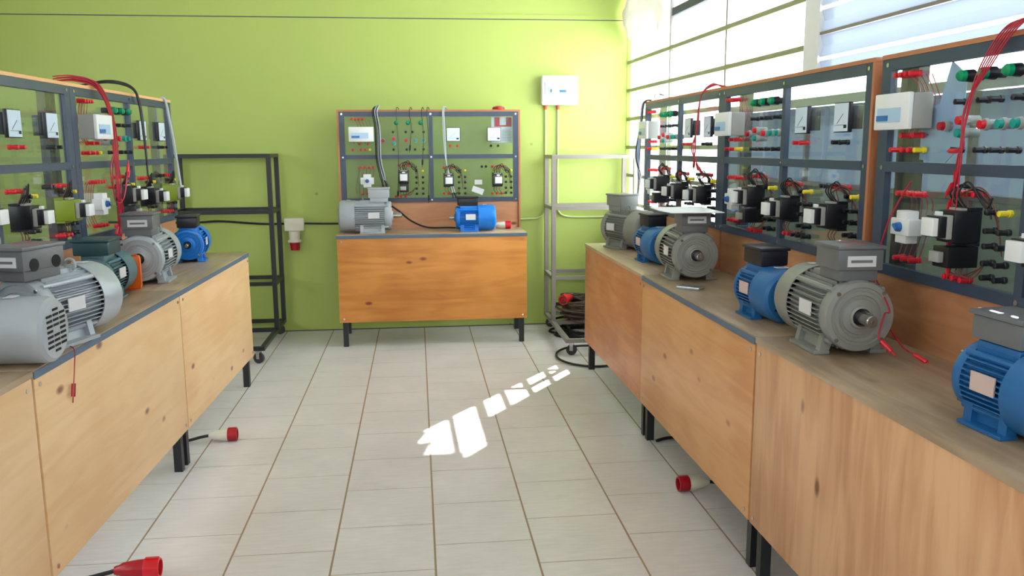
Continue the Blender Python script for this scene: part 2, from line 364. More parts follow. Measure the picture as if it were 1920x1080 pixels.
struct('trim_2', M['beam'], lambda bm: (bx(bm, -4.3, WX(YB), YB - 0.003, YB, 2.676, 2.683), bx(bm, -4.3, WX(YB), YB - 0.004, YB, 0.0, 0.008)))

# ------------------------------------------------------------------ training benches
# bench frame: x along the width (-0.765 .. 0.765), y = 0 front face .. 0.57 back, z up
BW = 1.53; PY = 0.46
U = lambda u: u - BW / 2
def legs_fn(bm): bx(bm, -0.02, 0.02, -0.02, 0.02, 0, 0.895)
def post_fn(bm): bx(bm, -0.02, 0.02, -0.02, 0.02, 0, 1.885)
def bench(label, loc, rz, front, edge=True, contactors=('black', 'black', 'black'), group='training benches', shift=0.0, rim=(0, 0)):
    b = thing('training_bench', label, 'workbench', loc, rz, group)
    tw = M['paletrim'] if front == M['ply_lit'] else M['trimwood']
    part('front_panel', front, lambda bm: bx(bm, -0.7605, 0.7605, 0, 0.016, 0.205, 0.893, 0.002), b, key='fp')
    part('worktop', M['top'], lambda bm: bx(bm, -0.765, 0.765, -0.001 if edge else -0.004, 0.57, 0.8935, 0.915, 0.0015), b, key='wt%d' % edge)
    if edge: part('edge_strip', M['bluetape'], lambda bm: bx(bm, -0.765, 0.765, -0.0045, -0.0012, 0.885, 0.909), b, key='es', label='blue-grey front edge strip')
    for sx in (-1, 1):
        part('leg', M['blackst'], legs_fn, b, (sx * 0.72, 0.045, 0), key='leg')
        part('leg', M['blackst'], post_fn, b, (sx * 0.735, 0.545, 0), key='post', label='rear leg running up behind the board')
    part('under_rail', M['blackst'], lambda bm: (bx(bm, -0.70, 0.70, 0.03, 0.06, 0.855, 0.8925), bx(bm, -0.714, 0.714, 0.53, 0.56, 0.855, 0.8925)), b, key='ur')
    part('back_board', M['brown'], lambda bm: bx(bm, -0.745, 0.745, PY, PY + 0.012, 0.9155, 1.14), b, key='bb')
    for i, sx in enumerate((-1, 1)):
        rm = rim[i]
        part('side_board', tw, lambda bm: bx(bm, -0.008, 0.008, PY - 0.015 if rm else PY + 0.0125, PY + 0.03, 0.9155, 1.895), b, (sx * 0.757, 0, 0), key='sb%d' % rm)
    part('top_board', tw, lambda bm: bx(bm, -0.765, 0.765, PY - 0.015, PY + 0.06, 1.8955, 1.911), b, key='tb')
    def frame(bm):
        y0, y1 = PY - 0.013, PY + 0.012
        for u0, u1 in ((0.0165 if rim[0] else 0.001, 0.06), (0.757, 0.79), (1.47, 1.5135 if rim[1] else 1.529)): bx(bm, U(u0), U(u1), y0, y1, 1.142, 1.894)
        for z0, z1 in ((1.142, 1.178), (1.505, 1.54), (1.855, 1.8945)):
            bx(bm, U(0.06), U(0.757), y0 - 0.001, y1, z0, z1); bx(bm, U(0.79), U(1.47), y0 - 0.001, y1, z0, z1)
    part('frame', M['slate'], frame, b, key='fr%s%s' % rim, smooth=False)
    for u0, u1 in ((0.06, 0.757), (0.79, 1.47)):
        for z0, z1 in ((1.178, 1.505), (1.54, 1.855)):
            part('pane', M['pane'], lambda bm: bx(bm, U(u0), U(u1), PY + 0.002, PY + 0.006, z0, z1), b, key='pn%s%s' % (u0, z0), smooth=False)
    scr = []
    for (u, z) in ((0.04, 0.86), (1.49, 0.86), (0.04, 0.235), (1.49, 0.235)):
        part('screw', M['chrome'], lambda bm: cyl(bm, (0, 0, 0), 0.008, 0.004, 'y', 12), b, (U(u), -0.0035, z), key='screw')
    for u in (0.04, 0.773, 1.49):
        for z in (1.16, 1.52, 1.875):
            part('screw', M['chrome'], lambda bm: cyl(bm, (0, 0, 0), 0.008, 0.004, 'y', 12), b, (U(u), PY - 0.017, z), key='screw')
    FY = PY - 0.0005
    def post(u, z, mat, tip=None):
        # banana socket standing off the pane
        p = part('socket', mat, lambda bm: lathe(bm, [(0.004, 0.0), (0.004, 0.0105), (-0.006, 0.011), (-0.008, 0.0085), (-0.036, 0.009), (-0.038, 0.004), (-0.038, 0)], 'y', 10), b, (U(u), FY, z), key='post_')
        return p
    reds = M['red']
    for u in (0.12, 0.15, 0.18, 0.21): post(u, 1.834, reds)
    for u in (0.18, 0.25): post(u, 1.63, reds)
    for u in (0.123, 0.19, 0.227): post(u, 1.582, reds)
    post(0.265, 1.582, M['yellow'])
    for u in (0.461, 0.566, 0.621, 0.714): post(u, 1.728, M['black'])
    for u in (0.461, 0.57, 0.64, 0.71): post(u, 1.583, M['black'])
    for u in (0.935, 0.995): post(u, 1.61, reds)
    for u in (1.28, 1.34): post(u, 1.61, M['black'])
    for u in (0.18, 0.215, 0.25, 0.285): post(u, 1.436, reds)
    for u in (0.19, 0.235, 0.28): post(u, 1.215, reds)
    for u in (0.50, 0.54, 0.58): post(u, 1.452, reds)
    for u in (0.47, 0.51, 0.55): post(u, 1.190, reds)
    for i, z in enumerate((1.404, 1.350, 1.305, 1.255, 1.212)):
        post(0.645, z, M['black']); post(0.70, z, M['yellow'] if i == 0 else M['black'])
        post(1.005, z, M['black']); post(1.057, z, M['yellow'] if i == 0 else M['black'])
        post(1.405, z, M['black']); post(1.45, z, M['yellow'] if i == 0 else M['black'])
    for u in (0.875, 0.915, 0.955): post(u, 1.431, reds); 
    for u in (0.875, 0.915): post(u, 1.212, reds)
    post(0.955, 1.212, M['black'])
    for u in (1.20, 1.235): post(u, 1.436, M['black'])
    for u in (1.29, 1.33, 1.37): post(u, 1.436, reds); post(u, 1.208, reds)
    # distribution box
    d = part('distribution_box', M['greyp'], lambda bm: bx(bm, -0.10, 0.10, -0.07, 0, -0.058, 0.058, 0.006), b, (U(0.20), FY, 1.709), key='dbx')
    part('cover', M['white'], lambda bm: bx(bm, -0.102, 0.102, -0.088, -0.0705, -0.06, 0.06, 0.005), d, key='dbc')
    part('inspection_window', M['bluewin'], lambda bm: bx(bm, -0.08, 0.06, -0.0905, -0.0885, -0.035, 0.012), d, key='dbw')
    part('breaker', M['breaker'], lambda bm: bx(bm, -0.078, -0.012, -0.094, -0.091, -0.03, -0.012), d, key='dbb')
    for u in (0.488, 0.586, 0.69):
        g = part('indicator_lamp', M['green'], lambda bm: lathe(bm, [(-0.03, 0.0175), (-0.044, 0.0165), (-0.052, 0.01), (-0.054, 0)], 'y', 16), b, (U(u), FY, 1.803), key='lamp')
        part('bezel', M['black'], lambda bm: lathe(bm, [(0.03, 0), (0.03, 0.014), (0.0, 0.014), (-0.002, 0.0195), (-0.006, 0.0195), (-0.03, 0.0175), (-0.03, 0)], 'y', 16), g, key='bez')
    for u, z, mt in ((0.375, 1.657, 'crimson'), (0.464, 1.672, 'red'), (0.464, 1.634, 'teal'), (0.568, 1.657, 'red'), (0.645, 1.657, 'teal'), (0.71, 1.657, 'teal')):
        g = part('push_button', M[mt], lambda bm: lathe(bm, [(-0.012, 0.014), (-0.026, 0.013), (-0.028, 0.0)], 'y', 14), b, (U(u), FY, z), key='pb')
        part('bezel', M['greyp'], lambda bm: lathe(bm, [(0.045, 0), (0.045, 0.015), (0.0, 0.015), (-0.001, 0.0185), (-0.012, 0.017), (-0.012, 0)], 'y', 14), g, key='pbb')
    for u in (0.962, 1.307):
        g = part('panel_meter', M['black'], lambda bm: (bx(bm, -0.058, 0.058, -0.016, 0, -0.058, 0.058, 0.003), bx(bm, -0.045, 0.045, 0.004, 0.05, -0.045, 0.045, 0.003)), b, (U(u), FY, 1.706), key='mt')
        part('dial', M['meterface'], lambda bm: bx(bm, -0.054, 0.054, -0.018, -0.0162, -0.054, 0.054), g, key='mtd')
        part('needle', M['black'], lambda bm: (bx(bm, -0.045, 0.045, -0.0192, -0.0182, -0.030, -0.0285), box(bm, (0.036, -0.0188, -0.036), (0.02, 0.0012, 0.012)), box(bm, (-0.005, -0.0188, -0.005), (0.0015, 0.001, 0.06), Matrix.Rotation(0.9, 3, 'Y'))), g, key='mtn')
    # rotary switch
    r = part('rotary_switch', M['white'], lambda bm: (bx(bm, -0.055, 0.055, -0.05, 0, -0.028, 0.028, 0.004), bx(bm, -0.032, 0.032, -0.045, -0.001, -0.055, 0.055, 0.004)), b, (U(0.235), FY, 1.325), key='rs')
    part('knob', M['breaker'], lambda bm: (lathe(bm, [(-0.05, 0.017), (-0.062, 0.015), (-0.064, 0)], 'y', 16), box(bm, (0, -0.066, 0), (0.028, 0.01, 0.008), Matrix.Rotation(0.6, 3, 'Y'))), r, key='rsk')
    # contactors with wiring
    def contactor(u, z, col, relay=False):
        mt = {'black': M['black'], 'olive': M['olive']}[col]
        c = part('contactor', mt, lambda bm: (bx(bm, -0.042, 0.042, -0.088, 0, -0.048, 0.048, 0.004), bx(bm, -0.042, 0.042, -0.04, -0.001, 0.0485, 0.058), bx(bm, -0.042, 0.042, -0.04, -0.001, -0.058, -0.0485)), b, (U(u), FY, z), key='ct')
        part('terminal_block', M['greyp'], lambda bm: (bx(bm, -0.036, 0.036, -0.106, -0.0885, -0.036, 0.036, 0.002), bx(bm, -0.03, 0.03, -0.06, -0.042, 0.049, 0.056)), c, key='ctt')
        part('auxiliary_block', M['black'], lambda bm: bx(bm, -0.034, 0.034, -0.130, -0.1065, -0.032, 0.032, 0.002), c, key='cta')
        part('front_plate', M['white'], lambda bm: (bx(bm, -0.030, 0.030, -0.148, -0.1305, -0.027, 0.027, 0.002), bx(bm, -0.012, 0.012, -0.118, -0.1065, 0.033, 0.046, 0.001)), c, key='ctf')
        if relay:
            q = part('overload_relay', M['black'], lambda bm: bx(bm, -0.038, 0.038, -0.098, 0, -0.032, 0.032, 0.003), c, (0, 0, -0.092), key='or')
            part('relay_face', M['greyp'], lambda bm: (bx(bm, -0.030, 0.018, -0.116, -0.0985, -0.016, 0.016, 0.002)), c, (0, 0, -0.092), key='orf')
        def wires(bm):
            rr = random.Random(int(u * 100))
            for k in range(3):
                x = -0.024 + 0.024 * k
                tube(bm, smooth_path([(x, -0.03, 0.054), (x + 0.004, -0.045, 0.085 + 0.01 * k), (x + 0.05, -0.03, 0.10 + 0.008 * k), (0.09 + 0.012 * k, -0.012, 0.055), (0.10 + 0.012 * k, 0.012, 0.02 - 0.05 * k)], 6), 0.0022, 6)
                tube(bm, smooth_path([(x, -0.03, -0.054 - (0.06 if relay else 0)), (x - 0.006, -0.04, -0.085 - (0.06 if relay else 0)), (x + 0.03, -0.02, -0.12 - (0.03 if relay else 0)), (0.075 + 0.01 * k, -0.01, -0.115 + 0.012 * k)], 6), 0.0022, 6)
        part('wiring', M['copper'], wires, c, key='cw%s%d' % (u, relay))
        def wires2(bm):
            for k in range(3):
                x = -0.02 + 0.02 * k
                tube(bm, smooth_path([(x, -0.032, 0.05), (x - 0.01, -0.06, 0.095), (x + 0.02, -0.05, 0.118 + 0.008 * k), (0.08, -0.02, 0.10 - 0.02 * k), (0.11, -0.022, 0.03 + 0.03 * k)], 6), 0.003, 6)
        part('control_cable', M['cable'], wires2, c, key='cw2')
    contactor(0.54, 1.355, contactors[0], True)
    contactor(0.915, 1.325, contactors[1]); contactor(1.33, 1.325, contactors[2])
    def loops(bm):
        for k in range(5):
            a = 0.14 + 0.03 * k
            tube(bm, smooth_path([(U(a), FY + 0.012, 1.83), (U(a + 0.02), FY + 0.03, 1.80 - 0.01 * k), (U(a + 0.03), FY + 0.03, 1.74), (U(a - 0.01), FY + 0.03, 1.66), (U(a), FY + 0.012, 1.63)], 6), 0.002, 6)
            tube(bm, smooth_path([(U(a + 0.02), FY + 0.012, 1.436), (U(a + 0.03), FY + 0.03, 1.40), (U(a), FY + 0.03, 1.28), (U(a), FY + 0.012, 1.215)], 6), 0.002, 6)
    part('wire_loops', M['redcable'], loops, b, key='wl')
    if shift:
        for c in b.children:
            if c.name.split('.')[0] not in ('front_panel', 'worktop', 'edge_strip', 'leg', 'under_rail') and not (c.name.startswith('screw') and c.location.y < 0.1): c.location.x += shift
    b['shift'] = shift
    return b
def at(o, x, y, z):
    c, s = math.cos(o.rotation_euler.z), math.sin(o.rotation_euler.z)
    x += o['shift'] if 'shift' in o else 0
    return (o.location.x + c * x - s * y, o.location.y + s * x + c * y, o.location.z + z)

TL = math.atan2(0.080, 3.03)
B_back = bench('plywood training bench with orange front standing against the green back wall', (0.117, 6.812, 0), 0.0, M['ply_orange'], rim=(1, 1))
def left_loc(y): return (-1.135 - (5.79 - y) * 0.0265, y, 0)
B_L1 = bench('left-row training bench farthest from the viewer, with blue motor on its far end', left_loc(5.03), PI / 2 - TL, M['ply_lit'], contactors=('black', 'black', 'olive'), shift=0.03)
B_L2 = bench('left-row training bench in the middle, crowded with grey motors and a teal one', left_loc(3.50), PI / 2 - TL, M['ply_lit'], contactors=('black', 'black', 'olive'), shift=0.03)
B_L3 = bench('left-row training bench nearest the viewer, cut off by the left edge', left_loc(1.965), PI / 2 - TL, M['ply_lit'], edge=False)
def right_loc(y): return (1.188 + (5.95 - y) * 0.0075, y, 0)
TR = 0.0075
B_R1 = bench('right-row training bench farthest from the viewer, beside the window corner', right_loc(5.175), -PI / 2 + TR, M['ply_brown'], edge=False, shift=-0.09)
B_R2 = bench('right-row training bench in the middle, with dark edge strip on its worktop', right_loc(3.655), -PI / 2 + TR, M['ply_tan'], shift=-0.09, rim=(0, 1))
B_R3 = bench('right-row training bench nearest the viewer, with bare plywood edge and vertical grain', right_loc(2.120), -PI / 2 + TR, M['ply_rose'], edge=False, shift=-0.05, rim=(0, 1))

# ------------------------------------------------------------------ electric motors
def motor(label, loc, rz, size='big', paint=None, boxm=None, glands=False, plate=None, wide=None, end_disc=None, group='electric motors'):
    big = size == 'big'
    sc = 1.0
    if big: r, h, L0, L1, Lf, rf, rs = 0.125, 0.136, 0.0, 0.06, 0.31, 0.128, 0.115
    else: r, h, L0, L1, Lf, rf, rs = 0.098, 0.110, 0.0, 0.04, 0.20, 0.105, 0.092
    LE = 0.43 if big else 0.335
    if size == 'long': big = True; r, h, L0, L1, Lf, rf, rs = 0.100, 0.113, 0.0, 0.05, 0.22, 0.108, 0.095; LE = 0.42
    # axis along x, drive end at x = 0 with the shaft to +x, fan cover at x = -LE
    m = thing('electric_motor', label, 'motor', loc, rz, group)
    def body(bm):
        cyl(bm, (-Lf, 0, h), r * 0.84, Lf - L1 + 0.002, 'x', 40)
        z = -r * 0.66
        while z <= r * 0.72:
            for s in (-1, 1):
                y1 = math.sqrt(max(r * r - z * z, 0)); y0 = math.sqrt(max((r * 0.8) ** 2 - z * z, 0)) - 0.004
                if y1 > y0: bx(bm, -Lf + 0.002, -L1 - 0.002, s * y0, s * y1, h + z - 0.0018, h + z + 0.0018)
            z += 0.0165 if big else 0.0135
        y = -r * 0.6
        while y <= r * 0.6:
            for s in (-1, 1):
                z1 = math.sqrt(r * r - y * y) * 0.99; z0 = math.sqrt((r * 0.8) ** 2 - y * y) - 0.004
                bx(bm, -Lf + 0.002, -L1 - 0.002, y - 0.0018, y + 0.0018, h + s * z0, h + s * z1)
            y += 0.0165 if big else 0.0135
        bx(bm, -L1 - (0.2 if big else 0.14), -L1, -0.05, 0.05, h + r * 0.55, h + r * 1.02, 0.004)
        for s in (-1, 1):
            for z in (-0.72, 0.72): cyl(bm, (-Lf, s * r * 0.66, h + z * r * 0.95), 0.009, Lf - 0.03, 'x', 8)
    part('stator_housing', paint, body, m, key='mb' + size)
    part('end_shield', paint, lambda bm: lathe(bm, [(-L1, 0), (-L1, rs), (-L1 + 0.012, rs * 1.02), (-0.018, rs * 1.02), (-0.008, rs * 0.98), (-0.006, rs * 0.84), (-0.010, rs * 0.82), (-0.010, rs * 0.74), (-0.006, rs * 0.72),
         (-0.006, rs * 0.62), (-0.010, rs * 0.6), (-0.010, rs * 0.52), (-0.005, rs * 0.5), (-0.003, rs * 0.34), (0.004, rs * 0.32), (0.006, rs * 0.26), (-0.006, rs * 0.24), (-0.006, 0)], 'x', 48, (0, 0, h)), m, key='me' + size)
    part('bearing_seal', M['black'], lambda bm: lathe(bm, [(-0.005, 0.0), (-0.005, rs * 0.235), (0.001, rs * 0.22), (0.001, 0)], 'x', 24, (0, 0, h)), m, key='ms' + size)
    sr, sl = (0.019, 0.075) if big else (0.0115, 0.05)
    part('shaft', M['steel'], lambda bm: (lathe(bm, [(0, 0), (0, sr), (sl - 0.003, sr), (sl, sr - 0.003), (sl, 0.006), (sl - 0.008, 0.004), (sl - 0.008, 0)], 'x', 20, (0, 0, h)), bx(bm, 0.015, sl - 0.006, -0.004, 0.004, h + sr - 0.002, h + sr + 0.004)), m, key='sh' + size)
    fc = part('fan_cover', paint, lambda bm: lathe(bm, [(-Lf + 0.012, rf - 0.004), (-Lf + 0.012, rf), (-LE + 0.03, rf), (-LE + 0.014, rf * 0.965), (-LE + 0.003, rf * 0.86), (-LE, rf * 0.72), (-LE, 0)], 'x', 48, (0, 0, h)), m, key='mf' + size)
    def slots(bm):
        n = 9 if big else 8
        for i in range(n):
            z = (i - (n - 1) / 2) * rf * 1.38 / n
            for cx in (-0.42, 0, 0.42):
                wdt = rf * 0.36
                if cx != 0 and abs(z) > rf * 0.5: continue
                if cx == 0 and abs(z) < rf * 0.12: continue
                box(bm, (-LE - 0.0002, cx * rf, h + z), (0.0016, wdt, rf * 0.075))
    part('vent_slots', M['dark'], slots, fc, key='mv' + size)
    part('cover_sticker', M['label'], lambda bm: box(bm, (-Lf - (LE - Lf) * 0.35, 0, h + rf + 0.0012), (0.03, 0.05, 0.002)), fc, key='mst' + size)
    # feet
    fl_, fy, fw_ = (0.20, 0.09, 0.035) if big else (0.15, 0.062, 0.03)
    for s in (-1, 1):
        def foot(bm):
            bx(bm, -L1 - fl_, -L1 - 0.0, s * (fy - fw_ * 0.6), s * (fy + fw_), 0, 0.013 if big else 0.010, 0.003)
            for a in ((-L1 - 0.03), (-L1 - fl_ + 0.002)):
                prism(bm, [(s * (fy + fw_ * 0.45), 0.01), (s * (fy - fw_ * 0.5), 0.01), (s * r * 0.45, h - r * 0.62), (s * r * 0.74, h - r * 0.52)], 'x', a, a + 0.028)
            prism(bm, [(s * (fy - fw_ * 0.1), 0.01), (s * (fy - fw_ * 0.5), 0.01), (s * r * 0.45, h - r * 0.66), (s * r * 0.6, h - r * 0.62)], 'x', -L1 - fl_ + 0.02, -L1 - 0.02)
        part('foot', paint, foot, m, key='ft%s%d' % (size, s))
    # terminal box
    if big: bw, bd, z0, z1, bc = 0.165, 0.15, h + r * 0.9, 0.352, -0.105
    else: bw, bd, z0, z1, bc = 0.165, 0.115, h + r * 0.96, 0.272, -0.105
    if wide: bw, bd, bc = wide
    def tb(bm):
        if big:
            bx(bm, bc - bw / 2 + 0.012, bc + bw / 2 - 0.012, -bd / 2 + 0.01, bd / 2 - 0.01, z0, z0 + 0.04, 0.004)
            bx(bm, bc - bw / 2, bc + bw / 2, -bd / 2, bd / 2, z0 + 0.036, z1, 0.004)
        else:
            bx(bm, bc - 0.06, bc + 0.06, -0.04, 0.04, z0 - 0.012, z0 + 0.012, 0.003)
            bx(bm, bc - bw / 2, bc + bw / 2, -bd / 2, bd / 2, z0 + 0.008, z1, 0.008)
    kw = 'w%s' % (wide,) if wide else ''
    t = part('terminal_box', boxm, tb, m, key='tb' + size + kw)
    part('lid', boxm, lambda bm: bx(bm, bc - bw / 2 - 0.006, bc + bw / 2 + 0.006, -bd / 2 - 0.006, bd / 2 + 0.006, z1 + 0.0005, z1 + 0.013, 0.004), t, key='ld' + size + kw)
    # labels on the shaft-side face and instructions printed on the lid
    if big:
        lb = part('box_label', M['label'], lambda bm: bx(bm, bc + bw / 2 + 0.0003, bc + bw / 2 + 0.0016, -0.045, 0.05, z1 - 0.055, z1 - 0.02), t, key='lb' + kw)
        part('print_line', M['textgrey'], lambda bm: bx(bm, bc + bw / 2 + 0.0017, bc + bw / 2 + 0.0022, -0.034, 0.038, z1 - 0.042, z1 - 0.033), t, key='lbt' + kw)
        part('lid_print', M['red'], lambda bm: [box(bm, (bc - 0.04 + 0.028 * i, 0.02 - 0.05 * (i % 2) + 0.01 * j, z1 + 0.0134), (0.02, 0.004, 0.0006)) for i in range(4) for j in range(3)], t, key='lp')
    if glands:
        for yy in (-0.058, 0.052):
            part('gland_hole', M['dark'], lambda bm: cyl(bm, (0, 0, 0), 0.022, 0.002, 'y', 20), t, (bc + yy, bd / 2 + 0.0001, z1 - 0.05), key='gh')
    # nameplate on the side, lifting eye, bolts
    for s in (-1, 1):
        part('nameplate', plate or M['label'], lambda bm: bx(bm, -0.19 if big else -0.165, -0.10 if big else -0.085, s * (r - 0.003), s * (r + 0.001), h - 0.012, h + 0.035), m, key='np%s%d' % (size, s))
    if big:
        part('lifting_eye', paint, lambda bm: (tube(bm, [(-0.235, 0.045 + 0.02 * math.cos(a * PI / 8), h + r * 0.92 + 0.022 + 0.02 * math.sin(a * PI / 8)) for a in range(16)], 0.0055, 8, True), cyl(bm, (-0.235, 0.045, h + r * 0.72), 0.011, 0.04, 'z', 10)), m, key='eye')
    for k in range(4):
        a = PI / 4 + k * PI / 2
        part('bolt', M['steel'], lambda bm: cyl(bm, (0, 0, 0), 0.007, 0.010, 'x', 6), m, (-0.014, rs * 0.93 * math.cos(a), h + rs * 0.93 * math.sin(a)), key='bolt')
    if end_disc:
        part('end_plate', end_disc, lambda bm: (bx(bm, -LE - 0.03, -LE - 0.012, -0.10, 0.105, 0.004, 0.175, 0.02), cyl(bm, (-LE - 0.013, 0, h), 0.02, 0.014, 'x', 12)), m, label='orange end plate')
    return m
ZT = 0.9155
# back bench (shafts face each other)
motor('grey motor on the left end of the back bench', (-0.205, 7.00, ZT), 0.0, 'big', M['mgrey'], M['mgrey'])
motor('bright blue motor with black terminal box on the back bench', (0.305, 7.00, ZT), PI, 'small', M['mblue'], M['boxblack'])
# right row
motor('grey motor at the far end of the right row, beside the window corner', (1.36, 5.80, ZT), PI / 2 + 0.36, 'big', M['mgrey2'], M['mgrey2'])
motor('dusty blue motor wedged between two grey motors on the far right bench', (1.40, 5.07, ZT), PI / 2 + 0.05, 'small', M['mblue2'], M['boxblack'], plate=M['rosy'])
motor('grey motor under a thin white sheet on the right row', (1.40, 4.13, ZT), -PI / 2 - 0.06, 'big', M['mgrey2'], M['boxgrey'])
motor('dusty blue motor between the two right-row grey motors that face the viewer', (1.39, 3.37, ZT), PI / 2 + 0.04, 'small', M['mblue2'], M['boxblack'], plate=M['rosy'])
motor('large grey motor with a red lead hanging on its shaft', (1.412, 2.535, ZT), -PI / 2 - 0.03, 'big', M['mgrey2'], M['boxgrey'])
motor('nearest blue motor, cut off by the right edge of the view', (1.415, 1.945, ZT), PI / 2 + 0.06, 'small', M['mblue2'], M['boxgrey'], plate=M['rosy'])
# left row
motor('bright blue motor at the far end of the left row', (-1.385, 5.27, ZT), -PI / 2 + 0.12, 'small', M['mblue'], M['boxblack'])
motor('grey motor with dark end face behind the orange plate on the left row', (-1.405, 4.42, ZT), -PI / 2 + 0.06, 'big', M['mgrey'], M['boxgrey'])
motor('grey motor with two open cable holes in its terminal box', (-1.362, 2.99, ZT), -PI / 2 - 0.26, 'big', M['mgrey'], M['boxgrey'], glands=True, wide=(0.205, 0.15, -0.065))
motor('teal motor with an orange end plate', (-1.46, 3.93, ZT), -PI / 2, 'small', M['mteal'], M['boxteal'], end_disc=M['orange'], wide=(0.165, 0.155, -0.105))
motor('foreground grey motor showing its slotted fan cover towards the aisle', (-1.585, 2.83, ZT), PI - 0.03, 'long', M['mgrey'], M['boxgrey'])

# ------------------------------------------------------------------ wheeled stands
def stand(label, x_near, x_far, mat, loc_y=(6.36, 7.06, 7.44), cz=1.555, inner=1.0):
    """x_near = side facing the room"""
    t = thing('wheeled_rack', label, 'rack', ((x_near + x_far) / 2, 7.1, 0), 0, None)
    ox, oy = (x_near + x_far) / 2, 7.1
    xs = sorted((x_near - ox, x_far - ox)); a, b = xs; yf, y1, y2 = (v - oy for v in loc_y)
    q = 0.0175
    for x in (a + q, b - q):
        for y in (y1, y2):
            part('upright', mat, lambda bm: bx(bm, -q, q, -q, q, 0.13, cz), t, (x, y, 0), key='up%s' % cz, smooth=False)
    def rails(z):
        def f(bm):
            for y in (y1, y2): bx(bm, a + 2 * q, b - 2 * q, y - q, y + q, z - 0.015, z + 0.015)
            for x in (a + q, b - q): bx(bm, x - q, x + q, y1 + q, y2 - q, z - 0.015, z + 0.015)
        return f
    for z in (cz - 0.015, 1.09, 0.50): part('shelf_frame', mat, rails(z), t, smooth=False)
    def base(bm):
        for x in (a + q, b - q): bx(bm, x - q, x + q, yf, y2 + q, 0.10, 0.13)
        bx(bm, a + 2 * q, b - 2 * q, yf, yf + 0.035, 0.10, 0.13); bx(bm, a + 2 * q, b - 2 * q, y1 - q, y1 + q, 0.10, 0.13)
        bx(bm, a + 2 * q, b - 2 * q, y2 - q, y2 + q, 0.10, 0.13)
    part('base_frame', mat, base, t, smooth=False)
    for x in (a + 0.05, b - 0.05):
        for y in (yf + 0.03, y2 - 0.03):
            c = part('caster', M['rubber'], lambda bm: (cyl(bm, (-0.012, 0, 0.041), 0.041, 0.024, 'x', 22)), t, (x, y, 0), (0, 0, 1.2), key='cas')
            part('fork', M['steel'], lambda bm: (bx(bm, -0.018, -0.014, -0.014, 0.014, 0.035, 0.085), bx(bm, 0.014, 0.018, -0.014, 0.014, 0.035, 0.085), bx(bm, -0.018, 0.018, -0.016, 0.016, 0.085, 0.0995)), c, key='fork')
    return t
stand('empty black wheeled rack against the wall behind the left row', -1.165, -1.99, M['blackst'])
stand('grey wheeled rack in the window corner with a cable heap on its base', 1.115, 1.845, M['greyst'], (6.30, 7.02, 7.42), 1.53)

# ------------------------------------------------------------------ wall fittings
wb = tag(part('distribution_board', M['white'], lambda bm: bx(bm, 1.092, 1.408, YB - 0.10, YB - 0.0005, 1.955, 2.205, 0.012)), 'white fuse box high on the green back wall', 'fuse box')
part('cover', M['white'], lambda bm: (bx(bm, 1.115, 1.385, YB - 0.108, YB - 0.1005, 2.01, 2.15, 0.004)), wb)
part('inspection_window', M['bluewin'], lambda bm: bx(bm, 1.14, 1.36, YB - 0.112, YB - 0.1085, 2.03, 2.11, 0.002), wb)
part('breaker', M['breaker'], lambda bm: bx(bm, 1.245, 1.30, YB - 0.115, YB - 0.1125, 2.062, 2.082), wb, label='blue breaker')
part('breaker', M['textgrey'], lambda bm: bx(bm, 1.16, 1.178, YB - 0.115, YB - 0.1125, 2.062, 2.088), wb, label='grey breaker')
lim2 = plain('pale_conduit', rgb(196, 214, 140), 0.4)
def conduit(pts, label, cat='conduit', mat=lim2, r=0.0085, gland=None):
    o = tag(part('conduit', mat, lambda bm: tube(bm, smooth_path(pts, 5), r, 8)), label, cat)
    if gland: part('gland', M['orange_t'], lambda bm: cyl(bm, gland, 0.014, 0.035, 'z', 12), o)
    return o
yc = YB - 0.012
conduit([(1.135, yc, 1.953), (1.135, yc, 1.6), (1.135, yc, 1.12), (1.125, yc, 1.02), (1.07, yc, 0.975), (0.95, yc, 0.965), (0.30, yc, 0.965)], 'left of the two pale conduits dropping from the fuse box', gland=(1.135, yc, 1.92))
conduit([(1.245, yc, 1.953), (1.245, yc, 1.6), (1.245, yc, 1.12), (1.26, yc, 1.02), (1.32, yc, 0.985), (1.45, yc, 0.975), (1.84, yc, 0.975)], 'right of the two pale conduits dropping from the fuse box', gland=(1.245, yc, 1.92))
tag(part('wall_cable', M['cable'], lambda bm: tube(bm, smooth_path([(-2.6, yc, 0.99), (-1.95, yc, 0.975), (-1.7, yc, 0.985), (-1.45, yc, 0.965), (-1.3, yc, 0.955), (-1.145, yc, 0.955)], 6), 0.009, 8)), 'black cable along the green wall left of the red socket', 'cable')
tag(part('wall_cable', M['cable'], lambda bm: tube(bm, smooth_path([(-0.978, yc, 0.955), (-0.8, yc, 0.95), (-0.5, yc, 0.95), (0.1, yc, 0.955)], 6), 0.008, 8)), 'black cable along the green wall right of the red socket', 'cable')
so = thing('wall_socket', 'ivory wall socket with a red industrial outlet below it', 'socket', (-1.06, YB, 0.73))
part('housing', M['offwhite'], lambda bm: bx(bm, -0.082, 0.082, -0.07, -0.0005, 0.165, 0.275, 0.006), so)
part('outlet_body', M['offwhite'], lambda bm: lathe(bm, [(0.164, 0), (0.164, 0.05), (0.09, 0.045), (0.085, 0.058), (0.07, 0.058), (0.07, 0)], 'z', 24, (0, -0.06, 0)), so)
part('outlet_cap', M['crimson'], lambda bm: lathe(bm, [(0.0695, 0), (0.0695, 0.044), (0.0, 0.038), (0.0, 0)], 'z', 24, (0, -0.06, 0)), so, label='red outlet cap')

